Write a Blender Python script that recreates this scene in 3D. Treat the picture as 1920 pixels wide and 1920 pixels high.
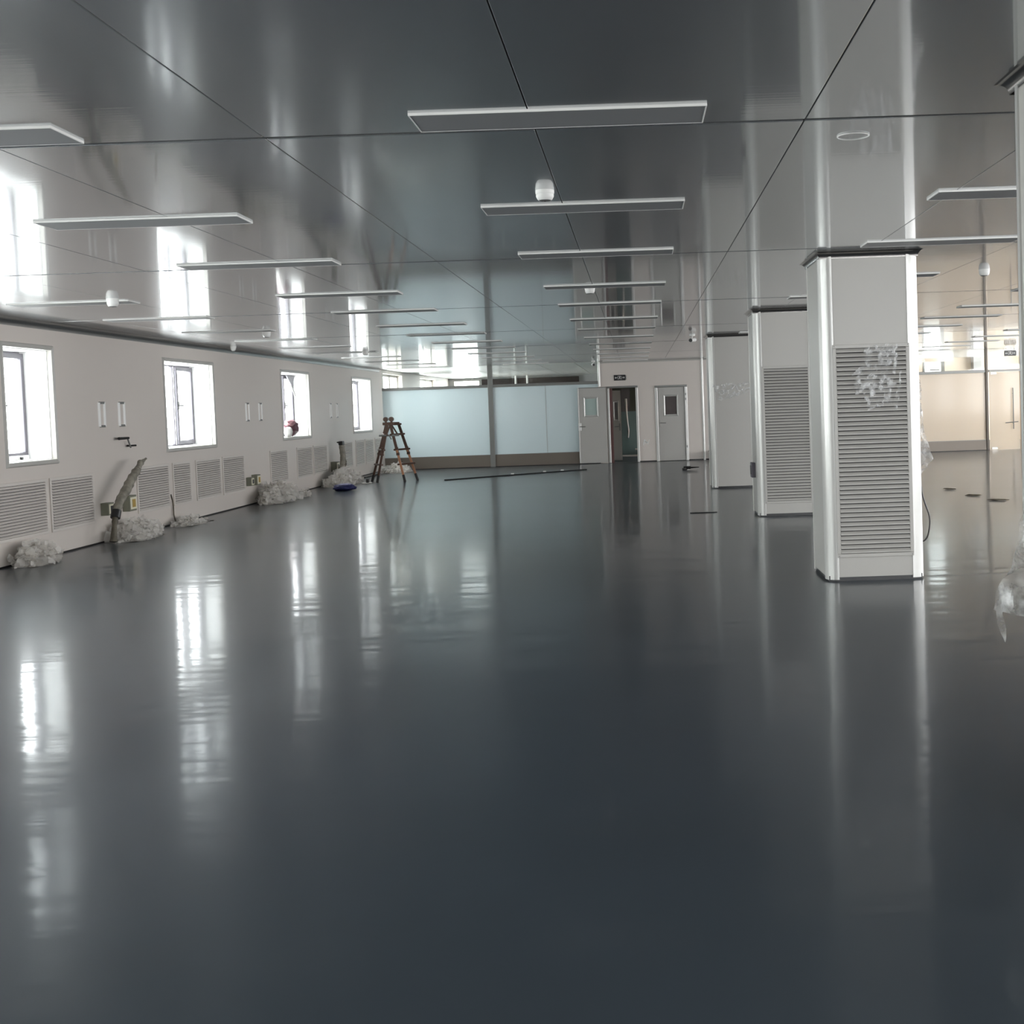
import bpy, math, random
from mathutils import Vector, Matrix, noise
import bmesh
PI = math.pi
for o in list(bpy.data.objects): bpy.data.objects.remove(o)
S = bpy.context.scene
COL = S.collection
random.seed(7)

# ------------------------------------------------------------------ camera
RHO, PIT, FPX = 0.034, 0.045, 2300.0
cx_, cy_ = 1198.52, 863.51                       # principal point in the 1920 frame
U_ = Vector((0, math.sin(PIT), math.cos(PIT))); X_ = Vector((1, 0, 0)); F_ = Vector((0, math.cos(PIT), -math.sin(PIT)))
cr = math.cos(RHO)*X_ - math.sin(RHO)*U_; cu = math.sin(RHO)*X_ + math.cos(RHO)*U_
cam = bpy.data.cameras.new('camera'); camo = bpy.data.objects.new('camera', cam); COL.objects.link(camo)
m = Matrix.Identity(4)
for i in range(3): m[i][0], m[i][1], m[i][2] = cr[i], cu[i], -F_[i]
m[2][3] = 1.52
camo.matrix_world = m
cam.sensor_width = 36; cam.lens = 36*FPX/1920
cam.shift_x = (960-cx_)/1920; cam.shift_y = -(960-cy_)/1920
cam.clip_start = 0.05; cam.clip_end = 300
S.camera = camo

# ------------------------------------------------------------------ daylight, exposure
w = bpy.data.worlds.new('World'); S.world = w; w.use_nodes = True
bg = w.node_tree.nodes['Background']; bg.inputs[0].default_value = (0.96, 0.98, 1.0, 1); bg.inputs[1].default_value = 7.0
S.view_settings.view_transform = 'Standard'; S.view_settings.look = 'None'
S.view_settings.exposure = 1.18; S.view_settings.gamma = 1; S.view_settings.use_curve_mapping = False
S.cycles.max_bounces = 10; S.cycles.diffuse_bounces = 5; S.cycles.glossy_bounces = 5; S.cycles.transparent_max_bounces = 12
S.cycles.sample_clamp_indirect = 6

HC = 2.72           # ceiling height
XL, XR = -6.88, 13.0
YB, YF = 32.9, -5.0
# windows of the left wall: (y0, y1, z0, z1); the first four stand in view, the rest are unseen, added and widened for light
WIN = [(13.38, 14.48, 1.12, 2.40), (17.93, 19.95, 1.12, 2.40), (23.80, 25.77, 1.12, 2.40), (29.72, 31.73, 1.12, 2.40)]
WINX_FILL = [(7.8, 11.0, 1.0, 2.4), (3.6, 6.8, 1.0, 2.4), (-0.6, 2.6, 1.0, 2.4), (-4.8, -1.6, 1.0, 2.4)]
WINB = [(33.4, 36.1, 0.9, 2.62), (39.1, 42.2, 0.9, 2.62)]                    # room beyond the partition
WINF_FILL = [(3.6, 7.8, 0.6, 2.5), (8.4, 12.6, 0.6, 2.5)]            # unseen, added behind the camera to light the column fronts
WINR_FILL = [(-3.5+5.0*i, -3.5+5.0*i+4.0, 0.8, 2.5) for i in range(7)]            # right-hand wall, unseen, enlarged to brighten the hall
WINRB_FILL = [(34.2, 38.8, 0.6, 2.55)]                                            # right-hand room beyond, unseen, sized to light the cream panes

def portal(loc, rot, sx, sy):
    l = bpy.data.lights.new('window_daylight', 'AREA'); l.shape = 'RECTANGLE'; l.size = sx; l.size_y = sy
    l.cycles.is_portal = True
    o = bpy.data.objects.new('window_daylight', l); COL.objects.link(o); o.location = loc; o.rotation_euler = rot
for (a, b, c, d) in WIN+WINX_FILL+WINB: portal((XL-0.46, (a+b)/2, (c+d)/2), (0, -PI/2, 0), d-c, b-a)
for (a, b, c, d) in WINF_FILL: portal(((a+b)/2, YF-0.35, (c+d)/2), (PI/2, 0, 0), b-a, d-c)
for (a, b, c, d) in WINR_FILL+WINRB_FILL: portal((XR+0.35, (a+b)/2, (c+d)/2), (0, PI/2, 0), d-c, b-a)

# ------------------------------------------------------------------ materials
def mat(name, col, rough=0.5, metal=0.0, spec=0.5, coat=0.0, bump=None, var=0.0, varscale=3.0, alpha=None, transl=0.0):
    """bump=(scale xyz, strength, distance); var = slight tonal mottling of the object's own colour"""
    m = bpy.data.materials.new(name); m.use_nodes = True; nt = m.node_tree; N = nt.nodes; L = nt.links
    b = N['Principled BSDF']; b.inputs['Base Color'].default_value = (*col, 1)
    b.inputs['Roughness'].default_value = rough; b.inputs['Metallic'].default_value = metal
    b.inputs['Specular IOR Level'].default_value = spec; b.inputs['Coat Weight'].default_value = coat
    b.inputs['Coat Roughness'].default_value = 0.08
    tc = N.new('ShaderNodeTexCoord')
    if var:
        n = N.new('ShaderNodeTexNoise'); n.inputs['Scale'].default_value = varscale; n.inputs['Detail'].default_value = 4
        L.new(tc.outputs['Object'], n.inputs['Vector'])
        r = N.new('ShaderNodeValToRGB'); r.color_ramp.elements[0].position = 0.3; r.color_ramp.elements[1].position = 0.7
        r.color_ramp.elements[0].color = (*[c*(1-var) for c in col], 1); r.color_ramp.elements[1].color = (*[min(1, c*(1+var)) for c in col], 1)
        L.new(n.outputs['Fac'], r.inputs['Fac']); L.new(r.outputs['Color'], b.inputs['Base Color'])
    if bump:
        last = None
        for (sc, st, ds) in bump:
            mp = N.new('ShaderNodeMapping'); mp.inputs['Scale'].default_value = sc
            L.new(tc.outputs['Object'], mp.inputs['Vector'])
            n = N.new('ShaderNodeTexNoise'); n.inputs['Scale'].default_value = 1.0; n.inputs['Detail'].default_value = 2
            L.new(mp.outputs['Vector'], n.inputs['Vector'])
            bp = N.new('ShaderNodeBump'); bp.inputs['Strength'].default_value = st; bp.inputs['Distance'].default_value = ds
            L.new(n.outputs['Fac'], bp.inputs['Height'])
            if last: L.new(last.outputs['Normal'], bp.inputs['Normal'])
            last = bp
        L.new(last.outputs['Normal'], b.inputs['Normal'])
    if alpha is not None or transl:
        out = N['Material Output']; cur = b.outputs[0]
        if transl:
            t = N.new('ShaderNodeBsdfTranslucent'); t.inputs[0].default_value = (*col, 1)
            mx = N.new('ShaderNodeMixShader'); mx.inputs[0].default_value = transl
            L.new(cur, mx.inputs[1]); L.new(t.outputs[0], mx.inputs[2]); cur = mx.outputs[0]
        if alpha is not None:
            t = N.new('ShaderNodeBsdfTransparent'); mx = N.new('ShaderNodeMixShader'); mx.inputs[0].default_value = alpha
            L.new(t.outputs[0], mx.inputs[1]); L.new(cur, mx.inputs[2]); cur = mx.outputs[0]
        L.new(cur, out.inputs['Surface'])
    return m

def glass_mat(name, tint=(0.97, 0.99, 0.98)):
    m = bpy.data.materials.new(name); m.use_nodes = True; nt = m.node_tree; N = nt.nodes; L = nt.links
    N.remove(N['Principled BSDF'])
    t = N.new('ShaderNodeBsdfTransparent'); t.inputs[0].default_value = (*tint, 1)
    g = N.new('ShaderNodeBsdfGlossy'); g.inputs['Roughness'].default_value = 0.02
    fr = N.new('ShaderNodeFresnel'); ge = N.new('ShaderNodeNewGeometry')      # thin pane: same reflectance on both faces
    mr = N.new('ShaderNodeMapRange'); mr.inputs['To Min'].default_value = 1.45; mr.inputs['To Max'].default_value = 1/1.45
    L.new(ge.outputs['Backfacing'], mr.inputs['Value']); L.new(mr.outputs['Result'], fr.inputs[0])
    mx = N.new('ShaderNodeMixShader'); L.new(fr.outputs[0], mx.inputs[0]); L.new(t.outputs[0], mx.inputs[1]); L.new(g.outputs[0], mx.inputs[2])
    L.new(mx.outputs[0], N['Material Output'].inputs['Surface'])
    return m

def film_mat(name, opac, lo=0.22, hi=2.0, ns=22, col=0.88):
    """clear crumpled plastic film: see-through, paler noise patches as painted highlights, glossy"""
    m = bpy.data.materials.new(name); m.use_nodes = True; nt = m.node_tree; N = nt.nodes; L = nt.links
    b = N['Principled BSDF']; b.inputs['Base Color'].default_value = (col, col, col*0.99, 1); b.inputs['Roughness'].default_value = 0.18
    tc = N.new('ShaderNodeTexCoord'); n = N.new('ShaderNodeTexNoise'); n.inputs['Scale'].default_value = ns; n.inputs['Detail'].default_value = 4
    L.new(tc.outputs['Object'], n.inputs['Vector'])
    bp = N.new('ShaderNodeBump'); bp.inputs['Strength'].default_value = 0.9; bp.inputs['Distance'].default_value = 0.03
    L.new(n.outputs['Fac'], bp.inputs['Height']); L.new(bp.outputs['Normal'], b.inputs['Normal'])
    r = N.new('ShaderNodeMapRange'); r.inputs['From Min'].default_value = 0.46; r.inputs['From Max'].default_value = 0.66
    r.inputs['To Min'].default_value = opac*lo; r.inputs['To Max'].default_value = min(1, opac*hi)  # noise opacity puts pale highlight patches into the film
    L.new(n.outputs['Fac'], r.inputs['Value'])
    t = N.new('ShaderNodeBsdfTransparent'); mx = N.new('ShaderNodeMixShader')
    L.new(r.outputs['Result'], mx.inputs[0]); L.new(t.outputs[0], mx.inputs[1]); L.new(b.outputs[0], mx.inputs[2])
    L.new(mx.outputs[0], N['Material Output'].inputs['Surface'])
    return m

M = {}
M['wall'] = mat('wall_panel_paint', (0.66, 0.60, 0.55), 0.38, bump=[((1.2, 1.2, 0.8), 0.25, 0.004)])
M['cream'] = mat('cream_wall_paint', (0.78, 0.67, 0.55), 0.5)
M['grey_wall'] = mat('grey_wall_paint', (0.42, 0.42, 0.42), 0.5)
M['ceiling'] = mat('ceiling_steel_panel', (0.60, 0.61, 0.62), 0.06, metal=0.85,
                   bump=[((0.30, 30, 1), 0.16, 0.0010), ((0.4, 0.5, 1), 0.10, 0.0010)])
def add_lobe(m, rough, fac):
    """second, blurrier reflection lobe of the same lacquered surface"""
    nt = m.node_tree; N = nt.nodes; L = nt.links; b = N['Principled BSDF']; c = N.new('ShaderNodeBsdfPrincipled')
    for k in ('Base Color', 'Metallic', 'Specular IOR Level'):
        c.inputs[k].default_value = b.inputs[k].default_value
        if b.inputs[k].is_linked: L.new(b.inputs[k].links[0].from_socket, c.inputs[k])
    c.inputs['Roughness'].default_value = rough
    mx = N.new('ShaderNodeMixShader'); mx.inputs[0].default_value = fac
    L.new(b.outputs[0], mx.inputs[1]); L.new(c.outputs[0], mx.inputs[2]); L.new(mx.outputs[0], N['Material Output'].inputs['Surface'])
add_lobe(M['ceiling'], 0.27, 0.45)
M['seam'] = mat('dark_joint', (0.010, 0.012, 0.012), 0.6)
M['floor'] = mat('floor_epoxy', (0.050, 0.062, 0.075), 0.085, spec=0.32, var=0.10, varscale=0.5,
                 bump=[((0.45, 2.2, 1), 0.8, 0.007), ((1.6, 8.0, 1), 0.5, 0.003)])
add_lobe(M['floor'], 0.28, 0.60)
M['bead'] = mat('aluminium_corner_bead', (0.58, 0.575, 0.55), 0.30, metal=0.30)
M['cove'] = mat('aluminium_cove', (0.33, 0.33, 0.32), 0.30, metal=0.9)
M['head'] = mat('shaded_aluminium_cove', (0.22, 0.21, 0.20), 0.18, metal=0.9)  # same cove aluminium, darkened for the shade at the column heads
M['white'] = mat('white_powder_coat', (0.455, 0.44, 0.41), 0.38)
M['louvre'] = mat('warm_white_louvre_paint', (0.66, 0.61, 0.565), 0.4)
M['bright'] = mat('white_plastic', (0.82, 0.81, 0.78), 0.35)
M['diffuser'] = mat('lamp_diffuser', (0.30, 0.30, 0.30), 0.5)
M['louvre_back'] = mat('louvre_gap_shade', (0.045, 0.042, 0.04), 0.7)  # dark colour stands in for the shade between the slats
M['rubber'] = mat('black_rubber', (0.012, 0.013, 0.014), 0.4)
M['black'] = mat('black_plastic', (0.014, 0.013, 0.013), 0.4)
M['frame'] = mat('dark_window_frame', (0.13, 0.12, 0.14), 0.4)
M['steel'] = mat('brushed_steel', (0.48, 0.46, 0.43), 0.32, metal=0.8, bump=[((40, 2, 2), 0.05, 0.001)])
M['base'] = mat('brown_grey_base_panel', (0.17, 0.145, 0.12), 0.35, metal=0.3)
M['dark_post'] = mat('dark_brown_metal', (0.10, 0.085, 0.07), 0.4, metal=0.3)
M['reveal'] = mat('white_reveal_board', (0.86, 0.86, 0.85), 0.4)
M['rail'] = mat('grey_rail', (0.22, 0.22, 0.21), 0.4, metal=0.5)
M['glass'] = glass_mat('clear_glass')
M['green_glass'] = mat('green_glass', (0.36, 0.45, 0.42), 0.08, coat=0.5)
M['dark_glass'] = mat('dark_glass', (0.06, 0.045, 0.045), 0.08, coat=0.5)
M['frost'] = mat('frosted_blue_pane', (0.76, 0.835, 0.85), 0.16, coat=0.6, transl=0.45)
M['frost_cream'] = mat('frosted_cream_pane', (0.84, 0.76, 0.65), 0.16, coat=0.4, transl=0.5)
M['film'] = film_mat('clear_plastic_film', 0.42)
M['film_thin'] = film_mat('thin_plastic_film', 0.22)
M['film_big'] = film_mat('milky_plastic_film', 0.5, 0.5, 1.8, 11, 0.76)
M['film_stick'] = film_mat('clinging_plastic_film', 0.27, 0.12, 1.8, 16)
M['heap'] = mat('crumpled_white_film', (0.84, 0.81, 0.76), 0.25, bump=[((26, 26, 26), 0.7, 0.02)], alpha=0.55, transl=0.3)
M['heap_dirty'] = mat('dirty_crumpled_film', (0.40, 0.37, 0.33), 0.35, bump=[((18, 18, 18), 0.6, 0.02)], alpha=0.9)
M['wrap'] = mat('grey_pipe_wrap', (0.24, 0.22, 0.18), 0.6, var=0.35, varscale=14, bump=[((30, 30, 30), 0.5, 0.01)])
M['wrap_dark'] = mat('dark_pipe_wrap', (0.10, 0.085, 0.06), 0.6, var=0.5, varscale=14)
M['olive'] = mat('olive_metal_box', (0.20, 0.20, 0.15), 0.5)
M['socket'] = mat('yellow_socket', (0.42, 0.28, 0.07), 0.5)
M['ivory'] = mat('ivory_plate', (0.74, 0.70, 0.55), 0.5)
M['bronze'] = mat('bronze_ladder_rail', (0.065, 0.030, 0.017), 0.4, metal=0.2)
M['orange'] = mat('tan_ladder_rail', (0.36, 0.17, 0.09), 0.4)
M['blue'] = mat('navy_cloth', (0.010, 0.012, 0.075), 0.5)
M['lilac'] = mat('lilac_reflection', (0.32, 0.31, 0.45), 0.5)
M['maroon'] = mat('maroon_cloth', (0.10, 0.038, 0.05), 0.6)
M['pink'] = mat('dusky_pink_cloth', (0.40, 0.21, 0.23), 0.6)
M['sign'] = mat('black_sign_face', (0.012, 0.012, 0.013), 0.3)
M['mark'] = mat('white_mark', (0.85, 0.85, 0.83), 0.5)
M['brown_band'] = mat('dark_brown_board', (0.022, 0.012, 0.009), 0.6, spec=0.1)
M['maroon_jamb'] = mat('maroon_door_edge', (0.11, 0.05, 0.045), 0.5)
M['teal'] = mat('teal_panel', (0.16, 0.24, 0.24), 0.2)
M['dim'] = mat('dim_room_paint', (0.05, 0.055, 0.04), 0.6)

# ------------------------------------------------------------------ mesh builder
class MB:
    def __init__(s): s.v = []; s.f = []
    def add(s, vs, fs):
        k = len(s.v); s.v += [tuple(p) for p in vs]; s.f += [tuple(i+k for i in f) for f in fs]; return s
    def box(s, x0, x1, y0, y1, z0, z1, mtx=None):
        vs = [Vector((x, y, z)) for z in (z0, z1) for y in (y0, y1) for x in (x0, x1)]
        if mtx is not None: vs = [mtx @ p for p in vs]
        return s.add(vs, [(0, 2, 3, 1), (4, 5, 7, 6), (0, 1, 5, 4), (2, 6, 7, 3), (0, 4, 6, 2), (1, 3, 7, 5)])
    def quad(s, *ps): return s.add(ps, [tuple(range(len(ps)))])
    def tube(s, pts, rad, n=10, cap=True):
        pts = [Vector(p) for p in pts]
        if not isinstance(rad, (list, tuple)): rad = [rad]*len(pts)
        vs = []; fs = []
        for i, p in enumerate(pts):
            d = (pts[min(i+1, len(pts)-1)]-pts[max(i-1, 0)]).normalized()
            a = Vector((0, 0, 1)) if abs(d.z) < 0.9 else Vector((1, 0, 0))
            e1 = d.cross(a).normalized(); e2 = d.cross(e1)
            for k in range(n):
                t = 2*PI*k/n; vs.append(p+(e1*math.cos(t)+e2*math.sin(t))*rad[i])
        for i in range(len(pts)-1):
            for k in range(n):
                fs.append((i*n+k, i*n+(k+1) % n, (i+1)*n+(k+1) % n, (i+1)*n+k))
        if cap: fs.append(tuple(range(n))[::-1]); fs.append(tuple(range((len(pts)-1)*n, len(pts)*n)))
        return s.add(vs, fs)
    def lathe(s, prof, c=(0, 0, 0), n=28):
        vs = []; fs = []
        for (r, z) in prof:
            for k in range(n):
                t = 2*PI*k/n; vs.append((c[0]+r*math.cos(t), c[1]+r*math.sin(t), c[2]+z))
        for i in range(len(prof)-1):
            for k in range(n): fs.append((i*n+k, i*n+(k+1) % n, (i+1)*n+(k+1) % n, (i+1)*n+k))
        fs.append(tuple(range(n))[::-1]); fs.append(tuple(range((len(prof)-1)*n, len(prof)*n)))
        return s.add(vs, fs)
    def extrude(s, prof, a, b, axis):
        """closed 2-D profile swept along one axis; prof gives the two other coordinates"""
        n = len(prof); vs = []
        for t in (a, b):
            for (p, q) in prof:
                vs.append({'x': (t, p, q), 'y': (p, t, q), 'z': (p, q, t)}[axis])
        fs = [(k, (k+1) % n, n+(k+1) % n, n+k) for k in range(n)]+[tuple(range(n))[::-1], tuple(range(n, 2*n))]
        return s.add(vs, fs)
    def grid(s, fn, nu, nv):
        vs = [fn(i/nu, j/nv) for j in range(nv+1) for i in range(nu+1)]
        return s.add(vs, [(j*(nu+1)+i, j*(nu+1)+i+1, (j+1)*(nu+1)+i+1, (j+1)*(nu+1)+i) for j in range(nv) for i in range(nu)])
    def mesh(s, name, mt, smooth=None, bevel=0.0):
        bm = bmesh.new(); vv = [bm.verts.new(p) for p in s.v]
        for f in s.f:
            try: bm.faces.new([vv[i] for i in f])
            except ValueError: pass
        bmesh.ops.recalc_face_normals(bm, faces=bm.faces)
        if bevel: bmesh.ops.bevel(bm, geom=[e for e in bm.edges if len(e.link_faces) == 2 and e.calc_face_angle() > 0.5], offset=bevel, segments=2, affect='EDGES', profile=0.5)
        me = bpy.data.meshes.new(name); bm.to_mesh(me); bm.free(); me.materials.append(M[mt] if isinstance(mt, str) else mt)
        if smooth:
            me.polygons.foreach_set('use_smooth', [True]*len(me.polygons)); me.set_sharp_from_angle(angle=smooth)
        return me
    def build(s, name, mt, parent=None, smooth=None, bevel=0.0, loc=None):
        return link(name, s.mesh(name, mt, smooth, bevel), parent, loc)

def link(name, me, parent=None, loc=None):
    o = bpy.data.objects.new(name, me); COL.objects.link(o)
    if parent: o.parent = parent
    if loc is not None: o.location = loc
    return o
def tag(o, label=None, cat=None, group=None, kind=None):
    if label: o['label'] = label
    if cat: o['category'] = cat
    if group: o['group'] = group
    if kind: o['kind'] = kind
    return o
def thing(name, label, cat, loc=(0, 0, 0), rz=0, group=None):
    o = bpy.data.objects.new(name, None); COL.objects.link(o); o.location = loc; o.rotation_euler = (0, 0, rz); o.empty_display_size = 0.1
    return tag(o, label, cat, group)
def struct(o): o['kind'] = 'structure'; return o
def struct_empty(name, loc=(0, 0, 0)):
    o = bpy.data.objects.new(name, None); COL.objects.link(o); o.location = loc; return struct(o)
def copy_tree(o, parent=None):
    c = o.copy(); COL.objects.link(c)
    if parent: c.parent = parent
    for ch in list(o.children): copy_tree(ch, c)
    return c
ORD = ['first', 'second', 'third', 'fourth', 'fifth', 'sixth', 'seventh', 'eighth', 'ninth', 'tenth', 'eleventh', 'twelfth', 'thirteenth', 'fourteenth']

def wall_mesh(mb, axis, pos, th, a0, a1, z0, z1, holes):
    """wall on plane axis=pos, inner face at pos, outer at pos+th; openings get reveals"""
    A = sorted({a0, a1, *[h[0] for h in holes], *[h[1] for h in holes]}); Z = sorted({z0, z1, *[h[2] for h in holes], *[h[3] for h in holes]})
    P = (lambda d, a, z: (d, a, z)) if axis == 'x' else (lambda d, a, z: (a, d, z))
    for i in range(len(A)-1):
        for j in range(len(Z)-1):
            ca, cz = (A[i]+A[i+1])/2, (Z[j]+Z[j+1])/2
            if any(h[0] < ca < h[1] and h[2] < cz < h[3] for h in holes): continue
            for d in (pos, pos+th): mb.quad(P(d, A[i], Z[j]), P(d, A[i+1], Z[j]), P(d, A[i+1], Z[j+1]), P(d, A[i], Z[j+1]))
    for (x0, x1, y0, y1) in list(holes)+[(a0, a1, z0, z1)]:
        for (p, q) in (((x0, y0), (x1, y0)), ((x1, y0), (x1, y1)), ((x1, y1), (x0, y1)), ((x0, y1), (x0, y0))):
            mb.quad(P(pos, *p), P(pos, *q), P(pos+th, *q), P(pos+th, *p))
    return mb

# ------------------------------------------------------------------ the setting
YE = 46.0
struct(MB().box(XL-0.45, XR+0.4, YF-0.4, YE+0.3, -0.15, 0).build('floor', 'floor'))
struct(MB().box(2.36, XR, 10.27, 10.285, 0.0002, 0.0016).build('trim_1', 'rail'))
ceil = struct(MB().box(XL-0.45, XR+0.4, YF-0.4, YB+0.1, HC+0.045, HC+0.15).build('ceiling', 'seam'))
xs = [XL+0.001]+[-0.40+1.16*k for k in range(-5, 12)]+[XR-0.001]
ys = [YF+0.001]+[5.33+4.515*k for k in range(-2, 7)]+[YB-0.001]
for j in range(len(ys)-1):
    for i in range(len(xs)-1):
        gx, gy = 0.0022, 0.022
        wx, wy = (xs[i+1]-xs[i])/2-gx, (ys[j+1]-ys[j])/2-gy
        o = MB().box(-wx, wx, -wy, wy, 0, 0.036).build('ceiling_panel', 'ceiling', ceil, bevel=0.0025)
        o.location = ((xs[i]+xs[i+1])/2, (ys[j]+ys[j+1])/2, HC)
        o.rotation_euler = (random.uniform(-1, 1)*0.0005, random.uniform(-1, 1)*0.0012, 0)

struct(wall_mesh(MB(), 'x', XL, -0.42, YF, YE, 0, HC+0.1, WIN+WINX_FILL+WINB).build('wall_left', 'wall'))
struct(wall_mesh(MB(), 'x', XR, 0.3, YF, YE, 0, HC+0.1, WINR_FILL+WINRB_FILL).build('wall_right', 'cream'))  # unseen wall, given a cream colour to warm the bounced light
struct(wall_mesh(MB(), 'y', YF, -0.3, XL, XR, 0, HC+0.1, WINF_FILL).build('wall_front', 'wall'))
struct(wall_mesh(MB(), 'y', YB, 0.12, -1.03, 7.0, 0, HC+0.02, [(-0.74, -0.04, -0.01, 2.02), (0.55, 1.27, -0.01, 1.98)]).build('wall_back', 'wall'))
struct(wall_mesh(MB(), 'y', YB, 0.12, 10.28, XR, 0, HC+0.02, []).build('wall_back', 'cream'))

def cove(mb, axis, wall, sgn, a, b, z=HC, r=0.085, n=7):
    """concave quarter-round between a wall and the ceiling"""
    pr = [(wall, z), (wall+sgn*r, z)]
    cxx, czz = wall+sgn*r, z-r
    for k in range(n+1):
        t = PI/2*k/n
        pr.append((cxx-sgn*r*math.sin(t), czz+r*math.cos(t)))
    return mb.extrude(pr, a, b, axis)
struct(cove(MB(), 'y', XL, 1, YF, YB).build('trim_2', 'cove', smooth=0.5))
struct(cove(MB(), 'x', YB, -1, -1.03, 7.0, r=0.05).build('trim_3', 'white', smooth=0.5))
struct(MB().box(XL, XL+0.006, YF, YB, 0, 0.018).build('baseboard_left', 'black'))
struct(MB().box(-0.0, 0.49, YB-0.006, YB, 0, 0.03).box(1.34, 7.0, YB-0.006, YB, 0, 0.03).build('baseboard_back', 'black'))
def bead_v(x, y, z0, z1, r=0.03): return MB().extrude([(x+r*math.cos(PI*k/8+PI), y+r*math.sin(PI*k/8+PI)) for k in range(9)], z0, z1, 'z')
struct(bead_v(-1.0, YB, 2.06, HC, 0.035).build('trim_4', 'bead', smooth=0.6))
struct(bead_v(1.76, YB, 0, HC, 0.035).build('trim_5', 'bead', smooth=0.6))

# windows of the left wall
def window(n, y0, y1, z0, z1, sash=True):
    wd = struct_empty('window_%d' % n, (XL, y0, z0)); W, H = y1-y0, z1-z0
    t, p = 0.055, 0.022                                            # splayed lining bars round the opening
    def bar(kind):
        q = [(-0.0, -t), (p, -t*0.75), (p*0.55, 0), (-0.05, 0.004), (-0.05, -0.0)]
        mb = MB(); vs = []; n_ = len(q)
        for e in (0, 1):
            for (x, s) in q:
                if kind == 'bottom': vs.append((x, -s*-1 if e == 0 else W-s, s))
                if kind == 'top': vs.append((x, s if e == 0 else W-s, H-s))
                if kind == 'near': vs.append((x, s, s if e == 0 else H-s))
                if kind == 'far': vs.append((x, W-s, s if e == 0 else H-s))
        mb.add(vs, [(k, (k+1) % n_, n_+(k+1) % n_, n_+k) for k in range(n_)]+[tuple(range(n_)), tuple(range(n_, 2*n_))])
        return mb
    for k in ('bottom', 'top', 'near', 'far'): bar(k).build('lining_bar', 'white', wd)
    X = -0.36                                                      # outer frame plane
    e = 0.012
    MB().box(X-0.05, -0.045, 0, e, 0, H).build('reveal_board', 'reveal', wd); MB().box(X-0.05, -0.045, W-e, W, 0, H).build('reveal_board', 'reveal', wd)
    MB().box(X-0.05, -0.045, e, W-e, 0, e).build('sill_board', 'reveal', wd); MB().box(X-0.05, -0.045, e, W-e, H-e, H).build('reveal_board', 'reveal', wd)
    fr = MB(); f = 0.03
    fr.box(X-0.05, X, 0, W, 0, f).box(X-0.05, X, 0, W, H-f, H).box(X-0.05, X, 0, f, f, H-f).box(X-0.05, X, W-f, W, f, H-f)
    sw = min(0.72, W*0.6)
    fr.box(X-0.05, X, W-sw-f, W-sw, f, H-f)
    fr.build('outer_frame', 'frame', wd, bevel=0.004)
    MB().box(X-0.03, X-0.024, f, W-sw-f, f, H-f).build('glass_pane', 'glass', wd)
    if sash:
        a, b = W-sw+0.004, W-0.012; g = 0.062
        sm = MB().box(X, X+0.045, a, b, 0.03, 0.03+g).box(X, X+0.045, a, b, H-0.03-g, H-0.03).box(X, X+0.045, a, a+g, 0.03+g, H-0.03-g).box(X, X+0.045, b-g, b, 0.03+g, H-0.03-g)
        so = sm.build('sash', 'frame', wd, bevel=0.005)
        MB().box(X+0.018, X+0.024, a+g, b-g, 0.03+g, H-0.03-g).build('glass_pane', 'glass', so)
        MB().box(X+0.045, X+0.06, a+0.012, a+0.05, H/2-0.06, H/2+0.06).box(X+0.06, X+0.085, a+0.02, a+0.042, H/2-0.01, H/2+0.01).tube([(X+0.08, a+0.03, H/2), (X+0.08, a+0.14, H/2)], 0.011, 8).build('handle', 'black', so, smooth=0.6)
    return wd
for i, wv in enumerate(WIN+WINX_FILL): window(i+1, *wv)  # those after the first four are unseen, added for their light
for i, (y0, y1, z0, z1) in enumerate(WINB):
    wd = struct_empty('window_%d' % (9+i), (XL, y0, z0)); W, H = y1-y0, z1-z0
    mb = MB()
    for (a, b) in ((0, 0.06), (W*0.55, W*0.55+0.12), (W-0.06, W)): mb.box(-0.2, -0.14, a, b, 0, H)
    mb.box(-0.2, -0.14, 0, W, 0, 0.06).box(-0.2, -0.14, 0, W, H-0.06, H).build('outer_frame', 'white', wd)
    MB().box(-0.175, -0.168, 0.06, W-0.06, 0.06, H-0.06).build('glass_pane', 'glass', wd)

# ------------------------------------------------------------------ glass partition of the back wall
def partition(name, label, x0, x1, posts, seams, pane, zf0, zf1, base, pw=0.05, pm='rail'):
    t = thing(name, label, 'partition', (x0, YB, 0)); L_ = x1-x0
    edges = [0]+[p-x0 for p in posts]+[L_]
    for p in [q-x0 for q in posts]: MB().box(p-pw, p+pw, -0.03, 0.09, 0, HC).build('post', pm, t, bevel=0.006)
    for i in range(len(edges)-1):
        a = edges[i]+(pw if i else 0); b = edges[i+1]-(pw if i < len(edges)-2 else 0)
        MB().box(a, b, 0.0, 0.06, 0.012, zf0-0.012).build('base_panel', base, t, bevel=0.004)
        MB().box(a, b, 0.005, 0.055, 0, 0.012).build('base_gasket', 'black', t)
        MB().box(a, b, -0.012, 0.07, zf1, zf1+0.075).build('top_rail', 'rail', t, bevel=0.004)
        ss = [a]+[s-x0 for s in seams if a < s-x0 < b]+[b]
        for k in range(len(ss)-1):
            MB().box(ss[k]+0.004*(k > 0), ss[k+1]-0.004, 0.024, 0.036, zf0, zf1).build('frosted_pane', pane, t)
            MB().box(ss[k]+0.004*(k > 0), ss[k+1]-0.004, 0.024, 0.032, zf1+0.075, HC).build('glass_pane', 'glass', t)
        for s in ss[1:-1]: MB().box(s-0.0038, s+0.0038, 0.018, 0.042, zf0, zf1).build('joint_strip', 'white', t)
        MB().box(a, b, 0.02, 0.04, zf0-0.012, zf0).build('bottom_rail', 'rail', t)
    return t
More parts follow.
